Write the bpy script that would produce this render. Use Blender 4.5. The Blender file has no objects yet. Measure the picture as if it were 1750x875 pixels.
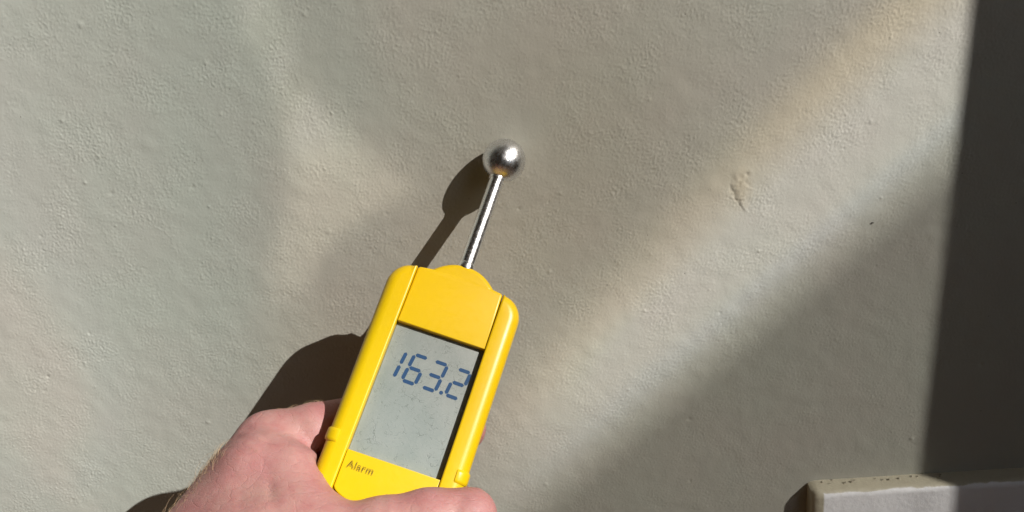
import bpy, bmesh, math, random
import numpy as np
from mathutils import Matrix, Vector
scene = bpy.context.scene
COL = scene.collection
MM = 0.001
random.seed(4)
RNG = np.random.default_rng(11)

# ------------------------------------------------------------------ camera
# metres; the damp wall is the plane y = 0, the room lies at y < 0, origin = where the probe ball touches
cam_d = bpy.data.cameras.new('camera')
cam = bpy.data.objects.new('camera', cam_d); COL.objects.link(cam)
cr = Vector((0.99614, 0.01466, -0.08652)); cu = Vector((0.07589, 0.35115, 0.93324)); cf = Vector((-0.04406, 0.93621, -0.34868))
M = Matrix.Identity(4)
for i in range(3):
    M[i][0], M[i][1], M[i][2] = cr[i], cu[i], -cf[i]
M.translation = Vector((14.528, -326.44, 76.065)) * MM
cam.matrix_world = M
cam_d.sensor_fit = 'HORIZONTAL'; cam_d.angle = math.radians(66)
cam_d.clip_start = 0.005; cam_d.clip_end = 200
scene.camera = cam

# ------------------------------------------------------------------ sky, sun, exposure
SX, SZ = -1.461, -1.272              # how far sunlight drifts in x and z for each unit it travels in y
LS = Vector((-SX, -1.0, -SZ)).normalized()      # towards the sun
world = bpy.data.worlds.new('World'); scene.world = world; world.use_nodes = True
wn = world.node_tree; wn.nodes.clear()
sky = wn.nodes.new('ShaderNodeTexSky'); sky.sky_type = 'NISHITA'; sky.sun_disc = False
sky.sun_elevation = math.asin(LS.z); sky.sun_rotation = math.atan2(LS.x, LS.y)
bg = wn.nodes.new('ShaderNodeBackground'); bg.inputs['Strength'].default_value = 0.055
wo = wn.nodes.new('ShaderNodeOutputWorld')
wn.links.new(sky.outputs[0], bg.inputs[0]); wn.links.new(bg.outputs[0], wo.inputs[0])
sun_d = bpy.data.lights.new('sun', 'SUN'); sun_d.energy = 5.0; sun_d.angle = math.radians(0.36); sun_d.color = (1.0, 0.965, 0.92)
sun = bpy.data.objects.new('sun', sun_d); COL.objects.link(sun)
sun.rotation_euler = LS.to_track_quat('Z', 'Y').to_euler(); sun.location = (2, -2, 2)
vs = scene.view_settings
vs.view_transform = 'Standard'; vs.look = 'None'; vs.gamma = 1.0; vs.use_curve_mapping = False
vs.exposure = 1.58
scene.cycles.max_bounces = 7; scene.cycles.diffuse_bounces = 4; scene.cycles.transparent_max_bounces = 12

# ------------------------------------------------------------------ helpers
def link(o, parent=None):
    COL.objects.link(o)
    if parent is not None: o.parent = parent
    return o
def tag(o, label=None, cat=None, kind=None, group=None):
    if label: o['label'] = label
    if cat: o['category'] = cat
    if kind: o['kind'] = kind
    if group: o['group'] = group
    return o
def mesh_obj(name, V, F, mat, parent=None, smooth=False, angle=None):
    me = bpy.data.meshes.new(name); me.from_pydata([tuple(v) for v in V], [], [tuple(f) for f in F]); me.update()
    bm = bmesh.new(); bm.from_mesh(me); bmesh.ops.recalc_face_normals(bm, faces=bm.faces); bm.to_mesh(me); bm.free()
    me.materials.append(mat)
    if smooth: me.shade_smooth()
    if angle is not None:
        me.shade_smooth(); me.set_sharp_from_angle(angle=math.radians(angle))
    o = bpy.data.objects.new(name, me)
    return link(o, parent)
def box_vf(x0, x1, y0, y1, z0, z1, base=0):
    V = [(x0,y0,z0),(x1,y0,z0),(x1,y1,z0),(x0,y1,z0),(x0,y0,z1),(x1,y0,z1),(x1,y1,z1),(x0,y1,z1)]
    F = [(0,3,2,1),(4,5,6,7),(0,1,5,4),(1,2,6,5),(2,3,7,6),(3,0,4,7)]
    return V, [tuple(i+base for i in f) for f in F]
def boxes(name, specs, mat, parent=None, bevel=0):
    V, F = [], []
    for s in specs:
        v, f = box_vf(*s, base=len(V)); V += v; F += f
    o = mesh_obj(name, V, F, mat, parent)
    if bevel:
        m = o.modifiers.new('bevel', 'BEVEL'); m.width = bevel; m.segments = 3
    return o

class NT:
    def __init__(s, name):
        s.m = bpy.data.materials.new(name); s.m.use_nodes = True; s.t = s.m.node_tree; s.t.nodes.clear()
        s.out = s.t.nodes.new('ShaderNodeOutputMaterial')
    def n(s, typ, ins=None, **props):
        nd = s.t.nodes.new(typ)
        for k, v in props.items(): setattr(nd, k, v)
        for k, v in (ins or {}).items():
            sock = nd.inputs[k]
            if isinstance(v, bpy.types.NodeSocket): s.t.links.new(v, sock)
            else: sock.default_value = (*v, 1) if sock.type == 'RGBA' and len(v) == 3 else v
        return nd
    def math(s, op, a, b=0.0, c=None):
        d = {0: a, 1: b}
        if c is not None: d[2] = c
        return s.n('ShaderNodeMath', d, operation=op).outputs[0]
    def ramp(s, fac, stops):
        r = s.n('ShaderNodeValToRGB', {0: fac}); e = r.color_ramp.elements
        while len(e) < len(stops): e.new(0.5)
        for el, (p, c) in zip(e, stops):
            el.position = p; el.color = (c, c, c, 1) if isinstance(c, (int, float)) else (*c, 1)
        return r.outputs[0]
    def mix(s, fac, a, b, blend='MIX'):
        m = s.n('ShaderNodeMix', data_type='RGBA', blend_type=blend)
        for idx, v in ((0, fac), (6, a), (7, b)):
            if isinstance(v, bpy.types.NodeSocket): s.t.links.new(v, m.inputs[idx])
            else: m.inputs[idx].default_value = v if isinstance(v, (int, float)) else ((*v, 1) if len(v) == 3 else v)
        return m.outputs[2]
    def coord(s, scale=1.0, kind='Object'):
        c = s.n('ShaderNodeTexCoord').outputs[kind]
        return s.n('ShaderNodeVectorMath', {0: c, 3: scale}, operation='SCALE').outputs[0]
    def noise(s, vec, scale, detail=3, rough=0.5, dist=0.0):
        return s.n('ShaderNodeTexNoise', {'Vector': vec, 'Scale': scale, 'Detail': detail, 'Roughness': rough, 'Distortion': dist}).outputs[0]
    def bump(s, h, strength, dist, normal=None):
        d = {'Height': h, 'Strength': strength, 'Distance': dist}
        if normal is not None: d['Normal'] = normal
        return s.n('ShaderNodeBump', d).outputs[0]
    def principled(s, **kw):
        b = s.n('ShaderNodeBsdfPrincipled', {k.replace('_', ' '): v for k, v in kw.items()})
        s.t.links.new(b.outputs[0], s.out.inputs[0]); return b

# ------------------------------------------------------------------ materials  (object coordinates scaled to millimetres)
def mat_wall():
    t = NT('sage_wall_paint'); c = t.coord(1000)
    big = t.noise(c, 0.012, 3, .55); mid = t.noise(c, 0.07, 4, .6); fine = t.noise(c, 0.9, 4, .65)
    base = t.mix(t.ramp(big, [(.38, 0.0), (.62, 1.0)]), (0.418, 0.425, 0.375), (0.428, 0.412, 0.368))
    base = t.mix(t.math('MULTIPLY', t.ramp(mid, [(.35, 0.0), (.75, 1.0)]), .35), base, (0.385, 0.378, 0.335))
    base = t.mix(t.math('MULTIPLY', fine, .22), base, (0.345, 0.335, 0.30))
    sp = t.n('ShaderNodeTexVoronoi', {'Vector': c, 'Scale': .09}).outputs['Distance']
    base = t.mix(t.math('MULTIPLY', t.ramp(sp, [(.012, 1.0), (.03, 0.0)]), .75), base, (0.06, 0.055, 0.05))
    wv = t.n('ShaderNodeTexNoise', {'Vector': c, 'Scale': .35, 'Detail': 4}).outputs[1]
    cw = t.n('ShaderNodeVectorMath', {0: wv, 1: (5, 5, 5), 2: c}, operation='MULTIPLY_ADD').outputs[0]
    q = t.n('ShaderNodeMapping', {0: cw, 1: (-102.0, -2.5, 20.5)}).outputs[0]
    q = t.n('ShaderNodeMapping', {0: q, 2: (0, -.16, 0), 3: (1/5.2, .1, 1/11.5)}).outputs[0]
    dd = t.n('ShaderNodeVectorMath', {0: q}, operation='LENGTH').outputs[1]
    base = t.mix(t.math('MULTIPLY', t.ramp(dd, [(.3, 1.0), (1.1, 0.0)]), .42), base, (0.36, 0.31, 0.225))
    h = t.math('ADD', t.math('MULTIPLY', t.noise(c, 1.1, 5, .62, .4), 1.0), t.math('MULTIPLY', t.noise(c, .38, 3, .5, .6), .8))
    nb = t.bump(h, .42, .00018)
    t.principled(Base_Color=base, Roughness=.62, Specular_IOR_Level=.25, Normal=nb)
    return t.m
def mat_skirting():
    t = NT('skirting_paint'); c = t.coord(1000)
    sep = t.n('ShaderNodeSeparateXYZ', {0: c})
    # wall paint lapped over the top edge of the white board, with a hand-cut wavering line
    wob = t.math('MULTIPLY', t.math('SUBTRACT', t.noise(c, .06, 4, .6), .5), 3.4)
    lip = t.math('ADD', sep.outputs[2], wob)
    m = t.ramp(t.math('MULTIPLY_ADD', lip, 0.1, 17.72), [(0.0, 0.0), (.05, 1.0)])
    endx = t.math('ADD', sep.outputs[0], t.math('MULTIPLY', wob, .6))
    m2 = t.ramp(t.math('MULTIPLY_ADD', endx, -0.1, 13.93), [(0.0, 0.0), (.06, 1.0)])
    m = t.math('MAXIMUM', m, m2)
    grime = t.noise(c, .16, 5, .65)
    white = t.mix(t.math('MULTIPLY', grime, .35), (0.86, 0.86, 0.90), (0.76, 0.75, 0.77))
    cream = t.mix(t.ramp(t.noise(c, .5, 5, .7), [(.55, 0.0), (.85, 1.0)]), (0.50, 0.46, 0.36), (0.38, 0.34, 0.27))
    col = t.mix(m, white, cream)
    nb = t.bump(t.noise(c, .35, 5, .6), .5, .0006)
    t.principled(Base_Color=col, Roughness=.5, Specular_IOR_Level=.4, Normal=nb)
    return t.m
def mat_yellow():
    t = NT('yellow_plastic'); c = t.coord(1000)
    n1 = t.noise(c, .12, 4, .6)
    col = t.mix(t.math('MULTIPLY', n1, .4), (0.70, 0.455, 0.003), (0.65, 0.40, 0.003))
    spk = t.noise(c, 1.6, 4, .7)
    col = t.mix(t.math('MULTIPLY', t.ramp(spk, [(.66, 0.0), (.74, 1.0)]), .35), col, (0.42, 0.26, 0.02))
    rough = t.n('ShaderNodeMapRange', {0: t.noise(c, .5, 4, .6), 3: .26, 4: .44}).outputs[0]
    nb = t.bump(t.noise(c, 2.2, 3, .5), .25, .00006)
    t.principled(Base_Color=col, Roughness=rough, Specular_IOR_Level=.45, Normal=nb)
    return t.m
def mat_metal(name, col, r0, r1, scratch, aniso=False):
    t = NT(name); c = t.coord(1000)
    n1 = t.noise(c, .55, 5, .65)
    rough = t.n('ShaderNodeMapRange', {0: n1, 1: .3, 2: .7, 3: r0, 4: r1}).outputs[0]
    st = t.n('ShaderNodeMapping', {0: c, 3: (3.5, .5, 3.5) if aniso else (1.1, 3.4, 1.3), 2: (0, 0, 0) if aniso else (.6, .3, .8)}).outputs[0]
    nb = t.bump(t.noise(st, 1.0, 5, .7), scratch, .00006)
    base = t.mix(t.math('MULTIPLY', n1, .35), col, tuple(.72*x for x in col))
    t.principled(Base_Color=base, Metallic=1.0, Roughness=rough, Normal=nb)
    return t.m
def mat_lcd():
    t = NT('scuffed_display'); c = t.coord(1000)
    warp = t.n('ShaderNodeTexNoise', {'Vector': c, 'Scale': .35, 'Detail': 4}).outputs[1]
    cw = t.n('ShaderNodeVectorMath', {0: warp, 1: (5, 5, 5), 2: c}, operation='MULTIPLY_ADD').outputs[0]
    ve = t.n('ShaderNodeTexVoronoi', {'Vector': cw, 'Scale': .42}, feature='DISTANCE_TO_EDGE').outputs[0]
    crack = t.ramp(ve, [(.012, 1.0), (.05, 0.0)])
    mask = t.ramp(t.noise(c, .22, 4, .7), [(.42, 0.0), (.58, 1.0)])
    crack = t.math('MULTIPLY', t.math('MULTIPLY', crack, mask), t.ramp(t.noise(c, .75, 3, .6), [(.46, 0.0), (.58, 1.0)]))
    ve2 = t.n('ShaderNodeTexVoronoi', {'Vector': cw, 'Scale': .17}, feature='DISTANCE_TO_EDGE').outputs[0]
    crack2 = t.math('MULTIPLY', t.ramp(ve2, [(.006, 1.0), (.02, 0.0)]), t.ramp(t.noise(c, .12, 3, .6), [(.5, 0.0), (.6, 1.0)]))
    fleck = t.ramp(t.noise(c, 1.0, 5, .8), [(.63, 0.0), (.70, 1.0)])
    crack = t.math('MAXIMUM', t.math('MAXIMUM', crack, crack2), t.math('MULTIPLY', fleck, t.math('MULTIPLY', mask, .8)))
    cloud = t.noise(c, .08, 4, .6)
    col = t.mix(t.ramp(cloud, [(.3, 0.0), (.7, 1.0)]), (0.215, 0.238, 0.226), (0.262, 0.278, 0.265))
    dust = t.ramp(t.noise(c, 1.3, 5, .75), [(.5, 0.0), (.75, 1.0)])
    col = t.mix(t.math('MULTIPLY', dust, .35), col, (0.345, 0.352, 0.335))
    col = t.mix(t.math('MULTIPLY', crack, .66), col, (0.085, 0.097, 0.09))
    nb = t.bump(t.math('SUBTRACT', t.noise(c, 1.2, 4, .6), crack), .35, .0001)
    t.principled(Base_Color=col, Roughness=.42, Specular_IOR_Level=.45, Normal=nb)
    return t.m
def mat_plain(name, col, rough=.6, spec=.3, nscale=.3, amt=.25, dark=.7, bump=.3, bd=.0001):
    t = NT(name); c = t.coord(1000); n1 = t.noise(c, nscale, 4, .6)
    base = t.mix(t.math('MULTIPLY', n1, amt), col, tuple(dark*x for x in col))
    t.principled(Base_Color=base, Roughness=rough, Specular_IOR_Level=spec, Normal=t.bump(n1, bump, bd))
    return t.m
def mat_print():
    t = NT('worn_black_print'); c = t.coord(1000)
    w = t.ramp(t.noise(c, 1.5, 4, .7), [(.36, 0.0), (.6, 1.0)])
    b = t.n('ShaderNodeBsdfPrincipled', {'Base Color': (0.10, 0.075, 0.01, 1), 'Roughness': .5})
    tr = t.n('ShaderNodeBsdfTransparent')
    fac = t.math('MULTIPLY_ADD', w, .28, .05)
    ms = t.n('ShaderNodeMixShader', {0: fac, 1: tr.outputs[0], 2: b.outputs[0]})
    t.t.links.new(ms.outputs[0], t.out.inputs[0]); return t.m
def mat_skin():
    t = NT('sunlit_skin'); c = t.coord(1000)
    n1 = t.noise(c, .045, 4, .6); n2 = t.noise(c, .16, 5, .65); n3 = t.noise(c, .8, 4, .6)
    col = t.mix(t.ramp(n1, [(.35, 0.0), (.65, 1.0)]), (0.42, 0.218, 0.190), (0.415, 0.172, 0.168))
    col = t.mix(t.math('MULTIPLY', t.ramp(n2, [(.42, 0.0), (.68, 1.0)]), .62), col, (0.365, 0.115, 0.115))
    col = t.mix(t.math('MULTIPLY', n3, .25), col, (0.45, 0.268, 0.235))
    fr = t.n('ShaderNodeTexVoronoi', {'Vector': c, 'Scale': .11}).outputs['Distance']
    col = t.mix(t.math('MULTIPLY', t.ramp(fr, [(.05, 1.0), (.13, 0.0)]), .28), col, (0.31, 0.15, 0.10))
    wp = t.n('ShaderNodeTexNoise', {'Vector': c, 'Scale': .25, 'Detail': 3}).outputs[1]
    cw = t.n('ShaderNodeVectorMath', {0: wp, 1: (4, 4, 4), 2: c}, operation='MULTIPLY_ADD').outputs[0]
    st = t.n('ShaderNodeMapping', {0: cw, 2: (0, 0, -.6), 3: (.55, 1.35, 1.0)}).outputs[0]
    cells = t.n('ShaderNodeTexVoronoi', {'Vector': st, 'Scale': .95}, feature='DISTANCE_TO_EDGE').outputs[0]
    fold = t.n('ShaderNodeTexVoronoi', {'Vector': st, 'Scale': .16}, feature='DISTANCE_TO_EDGE').outputs[0]
    h = t.math('ADD', t.math('MULTIPLY', t.ramp(cells, [(0.0, 0.0), (.12, 1.0)]), .35), t.math('MULTIPLY', t.ramp(fold, [(0.0, 0.0), (.05, 1.0)]), .7))
    h = t.math('ADD', h, t.math('MULTIPLY', n2, 1.4))
    nb = t.bump(h, .46, .00026)
    t.principled(Base_Color=col, Roughness=.52, Specular_IOR_Level=.38, Normal=nb, Subsurface_Weight=.28, Subsurface_Radius=(1.0, .35, .2), Subsurface_Scale=.0022)
    return t.m
def mat_pane(name, attr=None, trans=.9):
    t = NT(name); tr = t.n('ShaderNodeBsdfTransparent', {0: (trans, trans, trans, 1)})
    if attr:
        a = t.n('ShaderNodeAttribute', attribute_name=attr); t.t.links.new(a.outputs['Color'], tr.inputs[0])
    gl = t.n('ShaderNodeBsdfGlossy', {'Roughness': .02, 'Color': (.9, .95, .95, 1)})
    fr = t.n('ShaderNodeFresnel', {'IOR': 1.45})
    ms = t.n('ShaderNodeMixShader', {0: t.math('MULTIPLY', fr.outputs[0], .5), 1: tr.outputs[0], 2: gl.outputs[0]})
    t.t.links.new(ms.outputs[0], t.out.inputs[0]); return t.m

WALL = mat_wall(); SKIRT = mat_skirting(); YEL = mat_yellow(); LCD = mat_lcd(); SKIN = mat_skin(); PRINT = mat_print()
BALL = mat_metal('scratched_ball_metal', (0.88, 0.885, 0.91), .17, .36, 1.8)
STEM = mat_metal('polished_stem_metal', (0.95, 0.94, 0.935), .18, .34, .3, True)
INK = mat_plain('display_ink_blue', (0.014, 0.050, 0.125), .45, .3, .8, .5, 1.5)
GAP = mat_plain('dark_seam', (0.10, 0.055, 0.006), .7)
ROOM = mat_plain('room_plaster', (0.50, 0.39, 0.29), .8, .2, .01)
WOOD = mat_plain('oak_floor', (0.16, 0.10, 0.06), .5, .3, .02, .6, .6)
FRAMEW = mat_plain('window_paint', (0.6, 0.6, 0.58), .4)
HAIR = mat_plain('fine_hair', (0.45, 0.30, 0.18), .5)
NAIL = mat_plain('nail', (0.58, 0.33, 0.29), .3, .5)
CRUMB = mat_plain('paint_crumb', (0.40, 0.36, 0.29), .7)
DIRT = mat_plain('dark_crumb', (0.055, 0.05, 0.045), .8)

# ------------------------------------------------------------------ the damp wall
FLOOR = -0.295; X0 = 0.627; YW = -0.3008
def band(nz, nx, step, lo, hi):
    fx = np.fft.rfftfreq(nx, step); fz = np.fft.fftfreq(nz, step)
    k = np.hypot(fx[None, :], fz[:, None])
    F = np.fft.rfft2(RNG.standard_normal((nz, nx))) * np.exp(-(k*lo)**2) * (1-np.exp(-(k*hi)**2))
    h = np.fft.irfft2(F, (nz, nx)); return h/h.std()
def build_wall():
    st = 0.45
    xs = np.arange(-312, 268.01, st); zs = np.arange(-232, 120.01, st)
    nx, nz = len(xs), len(zs); X, Z = np.meshgrid(xs, zs)
    a = band(nz, nx, st, .75, 2.8); b = band(nz, nx, st, 1.5, 5.0); c = band(nz, nx, st, 9, 40); e = band(nz, nx, st, 0.5, 1.7)
    m = band(nz, nx, st, 20, 90)
    flake = np.maximum(b-.9, 0)                         # isolated proud flecks of roller stipple
    amp = 1.0 + .25*m
    amp *= 1 - .45/(1+np.exp(-(X*.62 - Z*.78 - 115)/25))     # smoother brushed paint towards the skirting corner
    chip = np.tanh(2.6*(band(nz, nx, st, .62, 2.9)+.30*m-.75))
    amp = np.clip(amp, .35, 1.6)
    h = amp*(.017*a + .007*b + .034*np.minimum(flake, 1.2) + .022*e + .045*chip) + .035*c
    # blister of lifted paint: an upside-down drop with a raised rim and small pits
    bx, bz = 99.0, -22.0
    dx, dz = X-bx-1.5, Z-bz
    ez = [-12.5, -11.4, -6.8, 0, 5.4, 9.5]
    le = np.interp(dz, ez, [.4, .2, -2.4, -5.0, -6.0, -3.0]) + .5*band(nz, nx, st, 3, 14)
    ri = np.interp(dz, ez, [.9, 1.6, 2.0, 3.3, 4.0, 1.5]) + .5*band(nz, nx, st, 3, 14)
    tt = (dx-le)/np.maximum(ri-le, .3)
    prof = np.clip(tt/.26, 0, 1)*np.clip(1-tt, 0, 1)**.8*np.clip((dz+12.5)/3, 0, 1)*np.clip((9.5-dz)/3, 0, 1)
    h += .32*prof - .13*np.exp(-((tt+.06)/.10)**2)*np.clip((dz+12)/3, 0, 1)*np.clip((3-dz)/4, 0, 1)
    for px, pz, pr, pd in ((-1.2, 4.0, .8, -.2), (1.2, 5.2, .8, -.28), (.6, 1.8, .7, -.22), (1.9, .6, .7, -.2), (-2.2, 1.2, .6, -.14)):
        h += pd*np.exp(-((dx-px)**2+(dz-pz)**2)/pr**2)
    # stray grit and pinholes under the paint
    for _ in range(90):
        gx, gz = RNG.uniform(-300, 255), RNG.uniform(-215, 105); gr = RNG.uniform(.45, .95)*1.0; gh = RNG.choice([1, 1, -1])*RNG.uniform(.14, .34)
        i0, i1 = np.searchsorted(xs, [gx-4, gx+4]); j0, j1 = np.searchsorted(zs, [gz-4, gz+4])
        h[j0:j1, i0:i1] += gh*np.exp(-((X[j0:j1, i0:i1]-gx)**2+(Z[j0:j1, i0:i1]-gz)**2)/gr**2)
    # flat where the ball touches; fade out beyond the frame
    h *= np.clip(np.hypot(X, Z)/9, .1, 1)
    fade = np.clip(np.minimum.reduce([X-xs[0], xs[-1]-X, Z-zs[0], zs[-1]-Z])/14, 0, 1)
    h = h*fade - .12*fade
    V = np.stack([X, -h, Z], -1).reshape(-1, 3)*MM
    idx = np.arange(nx*nz).reshape(nz, nx)
    Q = np.stack([idx[:-1, :-1], idx[:-1, 1:], idx[1:, 1:], idx[1:, :-1]], -1).reshape(-1, 4)
    # the rest of the wall around the finely modelled patch, then its back
    xa, xb, za, zb = xs[0]*MM, xs[-1]*MM, zs[0]*MM, zs[-1]*MM
    B = [(-2.2,0,FLOOR),(X0,0,FLOOR),(X0,0,2.2),(-2.2,0,2.2),(xa,0,za),(xb,0,za),(xb,0,zb),(xa,0,zb),
         (-2.2,.12,FLOOR),(X0,.12,FLOOR),(X0,.12,2.2),(-2.2,.12,2.2)]
    o = len(V)
    QB = np.array([(0,1,5,4),(1,2,6,5),(2,3,7,6),(3,0,4,7),(9,8,11,10),(0,8,9,1),(1,9,10,2),(2,10,11,3),(3,11,8,0)])+o
    V = np.vstack([V, np.array(B)]); Q = np.vstack([Q, QB])
    me = bpy.data.meshes.new('wall'); me.vertices.add(len(V)); me.vertices.foreach_set('co', V.astype(np.float32).ravel())
    me.loops.add(Q.size); me.loops.foreach_set('vertex_index', Q.astype(np.int32).ravel())
    me.polygons.add(len(Q)); me.polygons.foreach_set('loop_start', np.arange(0, Q.size, 4, dtype=np.int32))
    me.update(calc_edges=True); me.validate()
    sm = np.ones(len(Q), dtype=bool); sm[-9:] = False; me.polygons.foreach_set('use_smooth', sm)
    me.materials.append(WALL)
    return tag(link(bpy.data.objects.new('wall', me)), 'sage grey painted wall with stippled roller texture', None, 'structure')
build_wall()

# ------------------------------------------------------------------ the room the light comes through
def setting(o, label=None): return tag(o, label, None, 'structure')
setting(boxes('floor', [(-2.2, X0+.1, -3.0, .12, FLOOR-.1, FLOOR-.001)], WOOD))
setting(boxes('ceiling', [(-2.3, X0+.1, -3.1, .12, 2.2, 2.3)], ROOM))
setting(boxes('wall_left', [(-2.3, -2.201, -3.1, .12, FLOOR-.1, 2.2)], ROOM))
setting(boxes('wall_back', [(-2.2, X0, -3.1, -3.0, FLOOR, 2.2)], ROOM))
WY0, WY1, WZ0, WZ1 = -1.25, YW, 0.08, 1.45
setting(boxes('wall_right', [(X0, X0+.1, YW, .12, FLOOR, 2.2), (X0, X0+.1, -3.1, WY0, FLOOR, 2.2), (X0, X0+.1, WY0, YW, FLOOR, WZ0), (X0, X0+.1, WY0, YW, WZ1, 2.2)], ROOM))
setting(boxes('ground', [(X0+.1, 60, -60, 60, FLOOR-.2, FLOOR-.1)], mat_plain('paving', (.22, .21, .19), .9)))
win = tag(link(bpy.data.objects.new('window', None)), 'white painted window out of view to the right', 'window'); win.location = (X0+.06, (WY0+WY1)/2, WZ0)
def sub(o, parent):
    o.parent = parent; o.matrix_parent_inverse = Matrix.Translation(-parent.location); return o
f = .03
sub(boxes('frame', [(X0+.04, X0+.09, WY0, WY0+f, WZ0, WZ1), (X0+.04, X0+.09, WY1-f*.3, WY1, WZ0, WZ1), (X0+.04, X0+.09, WY0+f, WY1-f*.3, WZ0, WZ0+f), (X0+.04, X0+.09, WY0+f, WY1-f*.3, WZ1-f, WZ1)], FRAMEW), win)
def build_pane():
    # wall's light pattern painted into the glass tint: streaks, patches and a blue fringe
    xp = X0+.062
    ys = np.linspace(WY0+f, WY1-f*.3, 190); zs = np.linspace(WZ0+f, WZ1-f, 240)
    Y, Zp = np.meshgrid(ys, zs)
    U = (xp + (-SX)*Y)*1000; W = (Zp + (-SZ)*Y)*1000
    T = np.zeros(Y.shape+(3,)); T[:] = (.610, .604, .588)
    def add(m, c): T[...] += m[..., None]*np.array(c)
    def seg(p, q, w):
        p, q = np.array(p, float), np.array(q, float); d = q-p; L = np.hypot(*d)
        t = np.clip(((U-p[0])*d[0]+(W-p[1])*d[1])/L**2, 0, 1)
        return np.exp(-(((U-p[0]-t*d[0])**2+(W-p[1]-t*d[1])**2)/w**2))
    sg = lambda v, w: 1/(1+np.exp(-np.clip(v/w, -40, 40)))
    add(sg(-97-U+.25*W, 7), (-.01, .03, .04)); add(np.exp(-((U+62)/16)**2)*sg(W-14, 8), (-.03, -.01, -.005))                           # cooler light to the left, dimmer patch by the streak
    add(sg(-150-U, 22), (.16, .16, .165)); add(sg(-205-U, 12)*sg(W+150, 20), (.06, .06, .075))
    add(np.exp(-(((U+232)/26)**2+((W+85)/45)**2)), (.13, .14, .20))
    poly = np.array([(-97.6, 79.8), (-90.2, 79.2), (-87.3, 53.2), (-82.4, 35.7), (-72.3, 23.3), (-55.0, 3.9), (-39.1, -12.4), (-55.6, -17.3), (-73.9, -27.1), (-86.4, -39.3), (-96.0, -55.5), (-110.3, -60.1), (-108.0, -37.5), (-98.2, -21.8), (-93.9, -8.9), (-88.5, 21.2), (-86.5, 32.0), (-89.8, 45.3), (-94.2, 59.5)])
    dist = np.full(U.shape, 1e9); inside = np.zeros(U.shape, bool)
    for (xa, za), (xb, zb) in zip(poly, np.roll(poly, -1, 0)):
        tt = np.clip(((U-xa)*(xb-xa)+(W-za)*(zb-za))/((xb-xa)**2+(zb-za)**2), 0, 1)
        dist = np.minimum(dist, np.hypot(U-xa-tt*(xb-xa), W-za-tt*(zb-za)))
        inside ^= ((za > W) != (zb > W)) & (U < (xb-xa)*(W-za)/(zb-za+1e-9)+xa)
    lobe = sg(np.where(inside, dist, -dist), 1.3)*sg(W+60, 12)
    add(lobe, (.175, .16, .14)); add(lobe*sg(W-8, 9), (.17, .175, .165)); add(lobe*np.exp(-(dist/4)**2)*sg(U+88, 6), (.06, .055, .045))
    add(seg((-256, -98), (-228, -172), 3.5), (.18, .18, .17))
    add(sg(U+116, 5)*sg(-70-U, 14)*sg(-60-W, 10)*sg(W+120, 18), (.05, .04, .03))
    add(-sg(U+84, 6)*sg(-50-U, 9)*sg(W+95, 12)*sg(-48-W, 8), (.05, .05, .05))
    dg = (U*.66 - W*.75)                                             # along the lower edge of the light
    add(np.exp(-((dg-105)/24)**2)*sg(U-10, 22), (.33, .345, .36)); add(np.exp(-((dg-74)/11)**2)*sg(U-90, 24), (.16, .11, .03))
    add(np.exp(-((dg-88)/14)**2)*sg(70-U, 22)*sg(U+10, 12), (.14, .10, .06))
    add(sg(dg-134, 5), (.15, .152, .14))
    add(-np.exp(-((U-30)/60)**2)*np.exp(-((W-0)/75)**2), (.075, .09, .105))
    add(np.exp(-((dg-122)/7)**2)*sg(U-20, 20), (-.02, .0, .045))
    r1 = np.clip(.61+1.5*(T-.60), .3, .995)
    V = []; n = Y.size
    for xo in (-.002, .002): V += list(zip(np.full(n, xp+xo), Y.ravel(), Zp.ravel()))
    nz, ny = Y.shape; idx = np.arange(n).reshape(nz, ny)
    q = np.stack([idx[:-1, :-1], idx[:-1, 1:], idx[1:, 1:], idx[1:, :-1]], -1).reshape(-1, 4)
    F = np.vstack([q[:, ::-1], q+n])
    me = bpy.data.meshes.new('pane'); me.from_pydata(V, [], F.tolist()); me.update()
    at = me.color_attributes.new('light_pattern', 'FLOAT_COLOR', 'POINT')
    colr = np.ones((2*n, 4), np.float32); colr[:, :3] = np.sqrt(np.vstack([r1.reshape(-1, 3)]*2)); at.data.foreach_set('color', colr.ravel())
    me.materials.append(mat_pane('light_pattern_glass', 'light_pattern'))
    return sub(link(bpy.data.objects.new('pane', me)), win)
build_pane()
XS, ZS = 3.2, 2.604  # unseen screen added outside; its top edge casts the soft diagonal half-shade
scr = tag(link(bpy.data.objects.new('added_shade_screen', None)), 'unseen tinted glass screen added to half-shade the lower wall', 'added screen'); scr.location = (XS, -1.2, FLOOR-.1)
sub(boxes('pane', [(XS-.004, XS+.004, -3.2, .8, FLOOR-.1, ZS)], mat_pane('shade_screen_glass', None, .87)), scr)  # pane of the added shade screen

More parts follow.
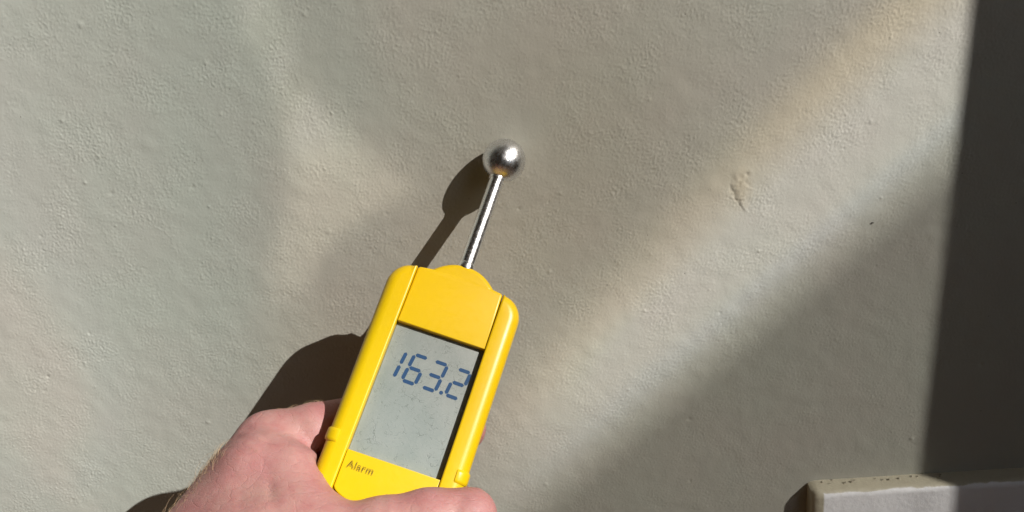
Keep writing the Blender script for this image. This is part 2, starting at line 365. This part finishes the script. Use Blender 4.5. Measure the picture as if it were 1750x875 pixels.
# ------------------------------------------------------------------ skirting board
sk_x0 = 133.9*MM
def build_skirting():
    H = -175.1*MM; D = 9.0*MM
    prof = [(0.0005, FLOOR), (-D, FLOOR), (-D, H-.0042)]
    for k in range(1, 7):
        a = math.radians(90*k/6); prof.append((-D+.0035*(1-math.cos(a)), H-.0042+.0035*math.sin(a)))
    prof += [(-.001, H), (.0005, H)]
    n = len(prof); xs = [sk_x0, sk_x0+.0012, sk_x0+.003] + list(np.linspace(sk_x0+.006, X0, 110))
    V = []; F = []
    rr = random.Random(3)
    for i, x in enumerate(xs):
        k = (.72, .90, .98)[i] if i < 3 else 1.0
        for j, (y, z) in enumerate(prof):
            w = rr.uniform(-.0002, .0002) if 2 <= j <= 9 else 0
            V.append((x, (y*k if y < 0 else y)+w, H+(z-H) - (.0012*(1-k)/.28 if j > 2 else 0)+w))
    for i in range(len(xs)-1):
        for j in range(n):
            F.append((i*n+j, i*n+(j+1) % n, (i+1)*n+(j+1) % n, (i+1)*n+j))
    F.append(tuple(range(n))); F.append(tuple((len(xs)-1)*n+j for j in range(n)))
    o = mesh_obj('skirting_board', V, F, SKIRT, angle=40)
    return tag(o, 'white skirting board with cream paint lapped over its top edge', 'skirting board')
build_skirting()

# ------------------------------------------------------------------ the moisture meter
S = Vector((-17.554, -36.306, -35.118))*MM
AX = Vector((0.35338, 0.64341, 0.67908)); WX = Vector((0.92109, -0.11248, -0.37274)); NX = WX.cross(AX).normalized()
stem_dir = Vector((0.36676, 0.57196, 0.73372)).normalized()
BM = Matrix.Identity(4)
for i in range(3): BM[i][0], BM[i][1], BM[i][2] = WX[i], AX[i], NX[i]
BM.translation = S
meter = tag(link(bpy.data.objects.new('moisture_meter', None)), 'yellow handheld damp meter with metal ball probe touching the wall', 'moisture meter')
meter.matrix_world = BM
FACE, LCDN, BACK, VEND = 3.6, 0.5, -19.0, 138.0
def loft(name, pts, n0, n1, rt, rb, mat, parent=meter, seg=7, angle=38):
    """outline pts (u, v, rim radius factor) lofted from n0 to n1 with rounded rims; mm in the meter's own frame"""
    P = np.array([(p[0], -p[1]) for p in pts]); K = np.array([p[2] if len(p) > 2 else 1.0 for p in pts])
    if ((P[:, 0]*np.roll(P[:, 1], -1)-np.roll(P[:, 0], -1)*P[:, 1]).sum()) < 0: P, K = P[::-1], K[::-1]
    d1 = P-np.roll(P, 1, 0); d2 = np.roll(P, -1, 0)-P
    d1 /= np.linalg.norm(d1, axis=1)[:, None]; d2 /= np.linalg.norm(d2, axis=1)[:, None]
    n1_ = np.stack([d1[:, 1], -d1[:, 0]], 1); n2_ = np.stack([d2[:, 1], -d2[:, 0]], 1)
    N = (n1_+n2_); N /= (1+(n1_*n2_).sum(1))[:, None]
    rings = []
    for k in range(seg+1):
        a = math.pi/2*k/seg; rings.append((rb*(1-math.sin(a)), n0, rb*(1-math.cos(a))))
    R = []
    for k in range(seg+1):
        a = math.pi/2*k/seg; off = rb*K*(1-math.sin(a)); z = n0+rb*K*(1-math.cos(a)); R.append((off, z))
    for k in range(seg+1):
        a = math.pi/2*k/seg; off = rt*K*(1-math.cos(a)); z = n1-rt*K*(1-math.sin(a)); R.append((off, z))
    V = []; F = []; m = len(P)
    for off, z in R:
        Q = P-N*np.reshape(off, (-1, 1)); V += [(q[0]*MM, q[1]*MM, zz*MM) for q, zz in zip(Q, np.broadcast_to(z, (m,)))]
    for i in range(len(R)-1):
        for j in range(m): F.append((i*m+j, i*m+(j+1) % m, (i+1)*m+(j+1) % m, (i+1)*m+j))
    F.append(tuple(range(m))); F.append(tuple((len(R)-1)*m+j for j in range(m)))
    return mesh_obj(name, V, F, mat, parent, angle=angle)
def arc(cx, cy, r, a0, a1, n, k=1.0):
    return [(cx+r*math.cos(math.radians(a0+(a1-a0)*i/n)), cy-r*math.sin(math.radians(a0+(a1-a0)*i/n)), k) for i in range(n+1)]
IN = 17.55
def rail(sgn, w_top, w_bot):
    kin = .16; R = 8.6; tv = 6.9
    pts = [(sgn*IN, VEND-4, kin)] + [(sgn*IN, v, kin) for v in (110, 80, 50, 30, 15)] + [(sgn*IN, tv+.4, kin), (sgn*(IN+.5), tv, .4)]
    cx, cy = w_top-R, tv+R*1.08
    A_ = [(cx+R*math.cos(math.radians(a)), cy-1.08*R*math.sin(math.radians(a)), .75+.25*math.cos(math.radians(a))) for a in np.linspace(86, 0, 12)]
    pts += [(sgn*u, v, k) for u, v, k in A_]
    pts += [(sgn*(w_top+(w_bot-w_top)*(v-20)/100), v, 1.0) for v in (30, 50, 70, 90, 110, 126)]
    pts += [(sgn*(w_bot-2), VEND-2, 1.0), (sgn*(w_bot-5), VEND, 1.0), (sgn*(IN+1.2), VEND, .4)]
    return pts
loft('side_rail', rail(-1, 27.3, 25.6), BACK+3, FACE+.9, 4.6, 5.5, YEL)
loft('side_rail', rail(1, 26.6, 26.4), BACK+3, FACE+.9, 4.6, 5.5, YEL)
def plate(u, v0, v1, r=.6): return [(-u, v0+r), (-u+r, v0), (u-r, v0), (u, v0+r), (u, v1-r*.4), (u-r*.4, v1), (-u+r*.4, v1), (-u, v1-r*.4)]
IP = IN-.17
# upper plate: slightly bowed top edge
tp = [(-IP, 30.0, .4), (-IP, 7.6)] + [(u, 7.0-1.7*math.cos(u/IP*math.pi/2)) for u in np.linspace(-IP+.8, IP-.8, 17)] + [(IP, 7.6), (IP, 30.0, .4)]
loft('upper_plate', tp, BACK+4, FACE, 1.1, 1.0, YEL)
lp = [(-IP, 80.1, .4), (IP, 80.1, .4)] + [(IP, 93.0)] + [(IP*math.cos(math.radians(a)), 93.0+4.6*math.sin(math.radians(a))) for a in np.linspace(8, 172, 22)] + [(-IP, 93.0)]
loft('lower_plate', lp, BACK+4, FACE, .55, .5, YEL)
gp = [(IP, 93.9)] + [(IP*math.cos(math.radians(a)), 93.9+4.6*math.sin(math.radians(a))) for a in np.linspace(8, 172, 22)] + [(-IP, 93.9)] + [(-IP, VEND-2), (-IP+2, VEND), (IP-2, VEND), (IP, VEND-2)]
loft('battery_cover', gp, BACK+4, FACE-.1, .6, .5, YEL)
loft('core', plate(IN+2, 8.6, VEND-3), BACK+2, LCDN-1.2, .5, 2, GAP)
loft('back_shell', [(-22, 10), (-18, 7), (18, 7), (22, 10), (22, VEND-4), (18, VEND), (-18, VEND), (-22, VEND-4)], BACK, BACK+4.2, .3, 3, YEL)
# grip tabs on the rails
def grip_tab(sgn, w):
    ow = w+.75; rr_ = 5.0; cs = [(21.6, FACE+.2), (22.2, FACE+1.35)]
    cs += [(ow-rr_+rr_*math.sin(math.radians(a)), FACE+1.45-rr_+rr_*math.cos(math.radians(a))) for a in np.linspace(8, 90, 10)] + [(ow, -9.0), (ow-1.2, -9.6), (21.6, -9.6)]
    V = []; F = []; m = len(cs)
    for v, k in ((74.6, .93), (75.1, .985), (75.7, 1.0), (78.2, 1.0), (78.8, .985), (79.3, .93)):
        for u, n_ in cs: V.append((sgn*(21.6+(u-21.6)*k)*MM, -v*MM, (-2+(n_+2)*k)*MM))
    for i in range(5):
        for j in range(m): F.append((i*m+j, i*m+(j+1) % m, (i+1)*m+(j+1) % m, (i+1)*m+j))
    F += [tuple(range(m)), tuple(5*m+j for j in range(m))]
    return mesh_obj('grip_tab', V, F, YEL, meter, angle=45)
grip_tab(-1, 26.4); grip_tab(1, 26.45)
# nose collar round the probe stem: an oval dome, lathed then flattened
def lathe(name, prof, mat, parent, origin, direction, sx=1.0, seg=48, angle=40):
    q = direction.to_track_quat('Z', 'X').to_matrix(); V = []; F = []
    for r, h in prof:
        for j in range(seg):
            a = 2*math.pi*j/seg; V.append((origin + q @ Vector((r*math.cos(a)*sx, r*math.sin(a), h)))*MM)
    for i in range(len(prof)-1):
        for j in range(seg): F.append((i*seg+j, i*seg+(j+1) % seg, (i+1)*seg+(j+1) % seg, (i+1)*seg+j))
    F.append(tuple(range(seg))); F.append(tuple((len(prof)-1)*seg+j for j in range(seg)))
    return mesh_obj(name, V, F, mat, parent, angle=angle)
lsd = BM.to_3x3().inverted() @ stem_dir
nz0 = Vector((0.6, 0, -6.2))
nose = [(u, 6.3-5.6*(1-abs((u-.6)/12.6)**2.3)) for u in np.linspace(-11.9, 13.1, 27)]
loft('nose_collar', nose+[(13.1, 12), (-11.9, 12)], BACK+5, FACE-.04, 1.9, 3, YEL)
STEML = 47.863
lathe('stem_ferrule', [(3.2, -3.5), (3.5, -.9), (3.5, 1.1), (3.3, 1.5), (2.9, 1.5)], STEM, meter, Vector((0, 0, 0)), lsd)
lathe('probe_stem', [(3.15, -4), (3.15, STEML-6.2)], STEM, meter, Vector((0, 0, 0)), lsd)
RB = 8.93
prof = [(RB*math.sin(math.radians(a))+.001, -RB*math.cos(math.radians(a))) for a in np.linspace(0, 180, 41)]
lathe('probe_ball', prof, BALL, meter, lsd*STEML, lsd, 1.0, 64, 180)
lathe('ball_socket', [(3.5, -RB-.15), (3.55, -RB+.6), (3.4, -RB+1.5)], STEM, meter, lsd*STEML, lsd)

# display, its figures in blue seven-segment strokes
disp = loft('display', plate(17.4, 29.4, 80.6, .2), LCDN-1.2, LCDN, .02, .02, LCD)
def strokes(name, segs, z=LCDN+.03, w=.69):
    V = []; F = []
    for p, q in segs:
        p, q = Vector(p), Vector(q); d = (q-p); L = d.length; d /= L; nrm = Vector((-d.y, d.x)); g = .26
        ring = [p+d*g, p+d*(g+w*.8)+nrm*w, q-d*(g+w*.8)+nrm*w, q-d*g, q-d*(g+w*.8)-nrm*w, p+d*(g+w*.8)-nrm*w]
        b = len(V); V += [(r.x*MM, -r.y*MM, (z-.02)*MM) for r in ring] + [(r.x*MM, -r.y*MM, (z+.03)*MM) for r in ring]
        F += [tuple(b+i for i in range(6)), tuple(b+6+i for i in range(6))] + [(b+i, b+(i+1) % 6, b+6+(i+1) % 6, b+6+i) for i in range(6)]
    return mesh_obj(name, V, F, INK, disp)
def digit(on, tl, tr, bl, br):
    tl, tr, bl, br = (Vector(p) for p in (tl, tr, bl, br)); ml, mr = (tl+bl)/2, (tr+br)/2
    S7 = dict(a=(tl, tr), b=(tr, mr), c=(mr, br), d=(bl, br), e=(ml, bl), f=(tl, ml), g=(ml, mr))
    return strokes('digit', [S7[k] for k in on])
SL = 1.3
for on, u in (('bc', -15.3), ('acdefg', -6.9), ('abcdg', 1.0), ('abdeg', 10.2)):
    digit(on, (u, 39.7), (u+5.15, 39.75), (u-SL, 50.35), (u+5.15-SL, 50.5))
dp = [(7.2+.75*math.cos(a), 50.2+.75*math.sin(a)) for a in np.linspace(0, 2*math.pi, 13)[:-1]]
mesh_obj('decimal_point', [(u*MM, -v*MM, (LCDN+.05)*MM) for u, v in dp]+[(u*MM, -v*MM, (LCDN+.01)*MM) for u, v in dp], [tuple(range(12)), tuple(range(12, 24))]+[(k, (k+1) % 12, 12+(k+1) % 12, 12+k) for k in range(12)], INK, disp)
# printed word under the display, doubled and rubbed
def printed(word, u, v, size, z, ox=0.0):
    cu_ = bpy.data.curves.new('lettering', 'FONT'); cu_.body = word; cu_.size = size*MM; cu_.extrude = .00001; cu_.offset = .00004; cu_.space_character = 1.08
    to = bpy.data.objects.new('lettering', cu_); COL.objects.link(to)
    dg = bpy.context.evaluated_depsgraph_get(); me = bpy.data.meshes.new_from_object(to.evaluated_get(dg))
    bpy.data.objects.remove(to); me.materials.clear(); me.materials.append(PRINT); me.name = 'lettering'
    w = max(x.co.x for x in me.vertices)
    for x in me.vertices: x.co.x *= 9.6*MM/w
    o = link(bpy.data.objects.new('lettering', me), meter); o.location = (u*MM, -v*MM, z*MM); return o
printed('Alarm', -15.7, 86.3, 3.5, FACE+.03)
printed('Alarm', -15.55, 85.75, 3.5, FACE+.055)

# ------------------------------------------------------------------ the hand: one continuous skin grown from a distance field, in the meter's frame (mm)
def cone(P, a, b, ra, rb):
    a, b = np.array(a, float), np.array(b, float); d = b-a; L2 = d@d
    t = np.clip(((P-a)@d)/L2, 0, 1)
    return np.sqrt((((P-a)-t[..., None]*d)**2).sum(-1)) - (ra+(rb-ra)*t)
def smin(a, b, k):
    h = np.clip(.5+.5*(b-a)/k, 0, 1); return b+(a-b)*h-k*h*(1-h)
def chain(P, pts, k=2.0):
    d = None
    for (a, ra), (b, rb) in zip(pts[:-1], pts[1:]):
        c = cone(P, a, b, ra, rb); d = c if d is None else smin(d, c, k)
    return d
def hand_field(P):
    IDX = [((-48.4, 87.0, -19), 13.0), ((-34.8, 77.0, -18), 11.0), ((-20, 67, -22), 10.2), ((2, 55, -29), 9.6), ((20, 56, -29), 8.6)]
    MID = [((-52.5, 103.5, -22), 12.5), ((-24, 90, -27), 10.4), ((6, 82, -30), 9.6), ((24, 84, -28.5), 8.6)]
    RNG_ = [((-52.5, 120, -27), 12), ((-24, 109, -29), 10), ((6, 103, -29.5), 9.2), ((22, 105, -28.5), 8.3)]
    PNK = [((-50, 135, -25), 11), ((-25, 126, -28.5), 8.8), ((-2, 121, -28.5), 8), ((12, 122, -28), 7.4)]
    WR = (-58, 172, 2)
    palm = cone(P, (-48.4, 87.0, -19), WR, 13.0, 22)
    for p, r in (((-52.5, 103.5, -22), 12.5), ((-52.5, 120, -27), 12), ((-50, 135, -25), 11)):
        palm = smin(palm, cone(P, p, WR, r, 20), 9)
    palm = smin(palm, cone(P, WR, (-100, 262, 22), 27, 35), 14)
    palm = smin(palm, cone(P, (-100, 262, 22), (-132, 330, 36), 35, 38), 14)
    thumb = chain(P, [((-46, 150, 10), 17), ((-27, 119, 11.5), 13.6), ((-12, 110.5, 13.2), 11.2), ((5, 102, 13.6), 10.6), ((18, 94.6, 12.8), 10.2), ((31.0, 88.3, 12.0), 9.4)], 4)
    web = chain(P, [((-43, 95, -5), 11), ((-33, 95, -1), 10.5), ((-23, 104.5, 7), 11)], 4)
    fill = chain(P, [((-46, 100, -7), 12.5), ((-41, 118, 0), 14.5), ((-44, 140, 6), 17)], 6)
    palm = smin(palm, fill, 10); body = smin(palm, thumb, 14); body = smin(body, web, 10)
    for ch in (IDX, MID, RNG_, PNK): body = smin(body, chain(P, ch), 3.5)
    # flesh gives way to the hard housing
    q = np.abs(P-np.array([0, 72.4, -7.3]))-np.array([27.0-3, 66-3, 11.2-3])
    bx = np.sqrt((np.maximum(q, 0)**2).sum(-1))+np.minimum(q.max(-1), 0)-3
    return -smin(-body, bx+.15, .8)
def surface_nets(lo, hi, st):
    ax = [np.arange(l, h+st, st) for l, h in zip(lo, hi)]
    G = np.stack(np.meshgrid(*ax, indexing='ij'), -1); D = hand_field(G); s = D < 0
    nx, ny, nz = D.shape
    corners = [(i, j, k) for i in (0, 1) for j in (0, 1) for k in (0, 1)]
    sl = lambda c: tuple(slice(c[a], D.shape[a]-1+c[a]) for a in range(3))
    cnt = sum(s[sl(c)].astype(np.int8) for c in corners); act = (cnt > 0) & (cnt < 8)
    acc = np.zeros(act.shape+(3,)); num = np.zeros(act.shape)
    for c in corners:
        for a in range(3):
            if c[a] == 0:
                e = list(c); e[a] = 1; e = tuple(e); d0, d1 = D[sl(c)], D[sl(e)]; x = (d0 < 0) != (d1 < 0)
                t = np.where(x, d0/np.where(x, d0-d1, 1), 0)
                for b in range(3): acc[..., b] += np.where(x, c[b]+(t if b == a else 0), 0)
                num += x
    ids = -np.ones(act.shape, int); I = np.argwhere(act); ids[act] = np.arange(len(I))
    V = (I+acc[act]/num[act][:, None])*st+np.array(lo)
    F = []
    for a in range(3):
        b, c = (a+1) % 3, (a+2) % 3
        s0 = [slice(None)]*3; s1 = [slice(None)]*3; s0[a] = slice(0, -1); s1[a] = slice(1, None)
        X = np.argwhere(s[tuple(s0)] != s[tuple(s1)]); ok = (X[:, b] > 0) & (X[:, c] > 0) & (X[:, b] < D.shape[b]-1) & (X[:, c] < D.shape[c]-1); X = X[ok]
        sgn = s[tuple(X.T)]
        def gid(db, dc):
            Y = X.copy(); Y[:, b] += db; Y[:, c] += dc; return ids[tuple(Y.T)]
        q = np.stack([gid(-1, -1), gid(0, -1), gid(0, 0), gid(-1, 0)], 1); q[~sgn] = q[~sgn][:, ::-1]; F.append(q)
    return V, np.vstack(F)
HV, HF = surface_nets((-175, 40, -46), (48, 372, 80), 1.5)
for _ in range(3):                                       # relax the cells
    acc = np.zeros_like(HV); num = np.zeros(len(HV))
    for a, b in ((0, 1), (1, 2), (2, 3), (3, 0)):
        np.add.at(acc, HF[:, a], HV[HF[:, b]]); np.add.at(num, HF[:, a], 1)
        np.add.at(acc, HF[:, b], HV[HF[:, a]]); np.add.at(num, HF[:, b], 1)
    HV = HV*.5+.5*acc/num[:, None]
fn = np.cross(HV[HF[:, 2]]-HV[HF[:, 0]], HV[HF[:, 3]]-HV[HF[:, 1]]); HN = np.zeros_like(HV)
for a in range(4): np.add.at(HN, HF[:, a], fn)
HN /= np.linalg.norm(HN, axis=1)[:, None]+1e-9
if ((HV-HV.mean(0))*HN).sum() < 0: HN = -HN; HF = HF[:, ::-1]
# creases: (points in u, v at the skin facing the lens, width, depth)
def crease(pts, w, dep, nmin=-20):
    global HV
    dmin = np.full(len(HV), 1e9)
    for p, q in zip(pts[:-1], pts[1:]):
        p, q = np.array(p, float), np.array(q, float); dd = q-p; t = np.clip(((HV[:, :2]-p)@dd)/(dd@dd), 0, 1)
        dmin = np.minimum(dmin, np.linalg.norm(HV[:, :2]-p-t[:, None]*dd, axis=1))
    m = np.exp(-(dmin/w)**2)*(HN[:, 2] > .1)*(HV[:, 2] > nmin)
    HV = HV-HN*(dep*m)[:, None]
crease([(-57, 84), (-50, 83.5), (-44, 86)], 1.3, .55); crease([(-58, 88), (-51, 87), (-45, 89)], 1.2, .4)
crease([(-55, 80), (-48, 79.5), (-43, 82)], .9, .35); crease([(-59, 93), (-52, 91.5), (-47, 93)], .9, .3); crease([(-44, 92), (-38, 97), (-34, 104)], 1.0, .28); crease([(-52, 100), (-45, 104), (-40, 112)], 1.0, .22)
crease([(-38, 76), (-33, 84), (-30, 89)], 1.5, .45); crease([(-36, 100), (-28, 108), (-18, 112)], 1.6, .4)
crease([(26.5, 84), (25.5, 90), (27, 97)], 1.3, .5); crease([(2, 93), (5, 100), (6, 110)], 1.6, .4); crease([(6, 92), (8.5, 100), (9.5, 110)], 1.3, .3)
FL = np.array([1, -1, 1])*MM
me = bpy.data.meshes.new('hand'); me.from_pydata((HV*FL).tolist(), [], HF[:, ::-1].tolist()); me.update(); me.materials.append(SKIN); me.shade_smooth()
hand = tag(link(bpy.data.objects.new('hand', me)), 'bare hand gripping the yellow meter with thumb across its front', 'hand')
hand.matrix_world = BM
# fine hair along the wrist and the back of the index finger
def hairs():
    V = []; F = []; rr = random.Random(8)
    view = np.array([0.05, .30, .95])
    facing = HN@np.array([.05, -.30, .95])
    regs = [((-72, -56), (92, 150), 210, 4.8), ((-50, -34), (58, 78), 80, 2.2), ((-66, -50), (98, 150), 36, 3.0)]
    for (u0, u1), (v0, v1), n, ln in regs:
        ln *= 1.25
        ok = np.where((HV[:, 0] > u0) & (HV[:, 0] < u1) & (HV[:, 1] > v0) & (HV[:, 1] < v1) & (HV[:, 2] > -28) & (facing > -.35) & (facing < .62))[0]
        if not len(ok): continue
        for _ in range(n):
            i = rr.choice(list(ok)); p = HV[i]; nn = HN[i]
            tang = np.array([rr.gauss(-.3, .5), rr.gauss(-.7, .5), rr.gauss(.1, .4)]); tang -= nn*(tang@nn); tang /= np.linalg.norm(tang)+1e-6
            L = ln*rr.choice((.35, .6, .8, 1.0, 1.35))*rr.uniform(.8, 1.2); lift = rr.uniform(.35, .8); pts = []
            for k in range(5):
                s = k/4; pts.append(p-nn*.2+tang*L*s+nn*L*(lift*s-.45*s*s))
            b = len(V); side = np.cross(tang, nn)
            for k, q in enumerate(pts):
                r = .065*(1-.75*k/4)
                for a in range(3):
                    V.append(q+r*(math.cos(2.094*a)*side+math.sin(2.094*a)*nn))
            for k in range(4):
                for a in range(3): F.append((b+3*k+a, b+3*k+(a+1) % 3, b+3*k+3+(a+1) % 3, b+3*k+3+a))
    V = np.array(V)*FL
    m = bpy.data.meshes.new('hair'); m.from_pydata(V.tolist(), [], F); m.update(); m.materials.append(HAIR); m.shade_smooth()
    return tag(link(bpy.data.objects.new('hair', m), hand), None, None, 'stuff')
hairs()
# thumbnail, rolled towards the lower side of the thumb
def nail():
    ax_ = Vector((11.2, -5.2, -.8)).normalized(); up = Vector((.35, .72, .62)); up = (up-ax_*up.dot(ax_)).normalized(); sd = ax_.cross(up)
    c0 = Vector((26.0, 90.6, 12.3)); V = []; F = []; nu, nv = 9, 9
    for layer in (9.75, 9.15):
        for i in range(nu):
            for j in range(nv):
                s = i/(nu-1); a = (j/(nv-1)-.5)*1.25*(1-.18*abs(2*s-1)**3)
                p = c0+ax_*(s*12.5)+(up*math.cos(a)+sd*math.sin(a))*(layer-.5*s*s)
                V.append((p.x*MM, -p.y*MM, p.z*MM))
    o = nu*nv; g = lambda i, j, l=0: l*o+i*nv+j
    for i in range(nu-1):
        for j in range(nv-1):
            F.append((g(i, j), g(i+1, j), g(i+1, j+1), g(i, j+1))); F.append((g(i, j, 1), g(i, j+1, 1), g(i+1, j+1, 1), g(i+1, j, 1)))
    rim = [(i, 0) for i in range(nu)]+[(nu-1, j) for j in range(1, nv)]+[(i, nv-1) for i in range(nu-2, -1, -1)]+[(0, j) for j in range(nv-2, 0, -1)]
    for k in range(len(rim)):
        a, b = rim[k], rim[(k+1) % len(rim)]; F.append((g(*a), g(*b), g(*b, 1), g(*a, 1)))
    return mesh_obj('nail', V, F, NAIL, hand, angle=50)
nail()

# ------------------------------------------------------------------ loose flakes of paint along the skirting
def crumb(name, p, r, mat, seed):
    rr = random.Random(seed); bm = bmesh.new(); bmesh.ops.create_icosphere(bm, subdivisions=1, radius=r)
    for v in bm.verts: v.co = Vector((v.co.x*rr.uniform(.7, 1.6), v.co.y*rr.uniform(.6, 1.1), v.co.z*rr.uniform(.3, .8)))
    m = bpy.data.meshes.new(name); bm.to_mesh(m); bm.free(); m.materials.append(mat)
    o = link(bpy.data.objects.new(name, m)); o.location = p; return o
rr = random.Random(5)
V = []; F = []
for k in range(15):
    x = sk_x0+.003+rr.random()**1.2*.062; y = -rr.uniform(.0004, .004); r = rr.uniform(.0003, .0009); b = len(V)
    for dx, dy, dz in ((1,0,0),(-1,.2,0),(.1,1,0),(-.1,-1,0),(0,0,.8),(0,0,-.6)):
        V.append((x+dx*r*rr.uniform(.6, 1.7), y+dy*r*rr.uniform(.6, 1.3), -.1751+.0003+dz*r*rr.uniform(.5, 1)))
    F += [tuple(b+i for i in t) for t in ((0,2,4),(2,1,4),(1,3,4),(3,0,4),(2,0,5),(1,2,5),(3,1,5),(0,3,5))]
tag(mesh_obj('paint_flakes', V, F, CRUMB), 'crumbs of loose paint lying along the top of the skirting board', 'paint flakes', 'stuff')
c = crumb('paint_speck', (155.9*MM, -.0001, -42.8*MM), .00055, DIRT, 2); tag(c, 'dark speck stuck on the wall in the light band', 'speck')
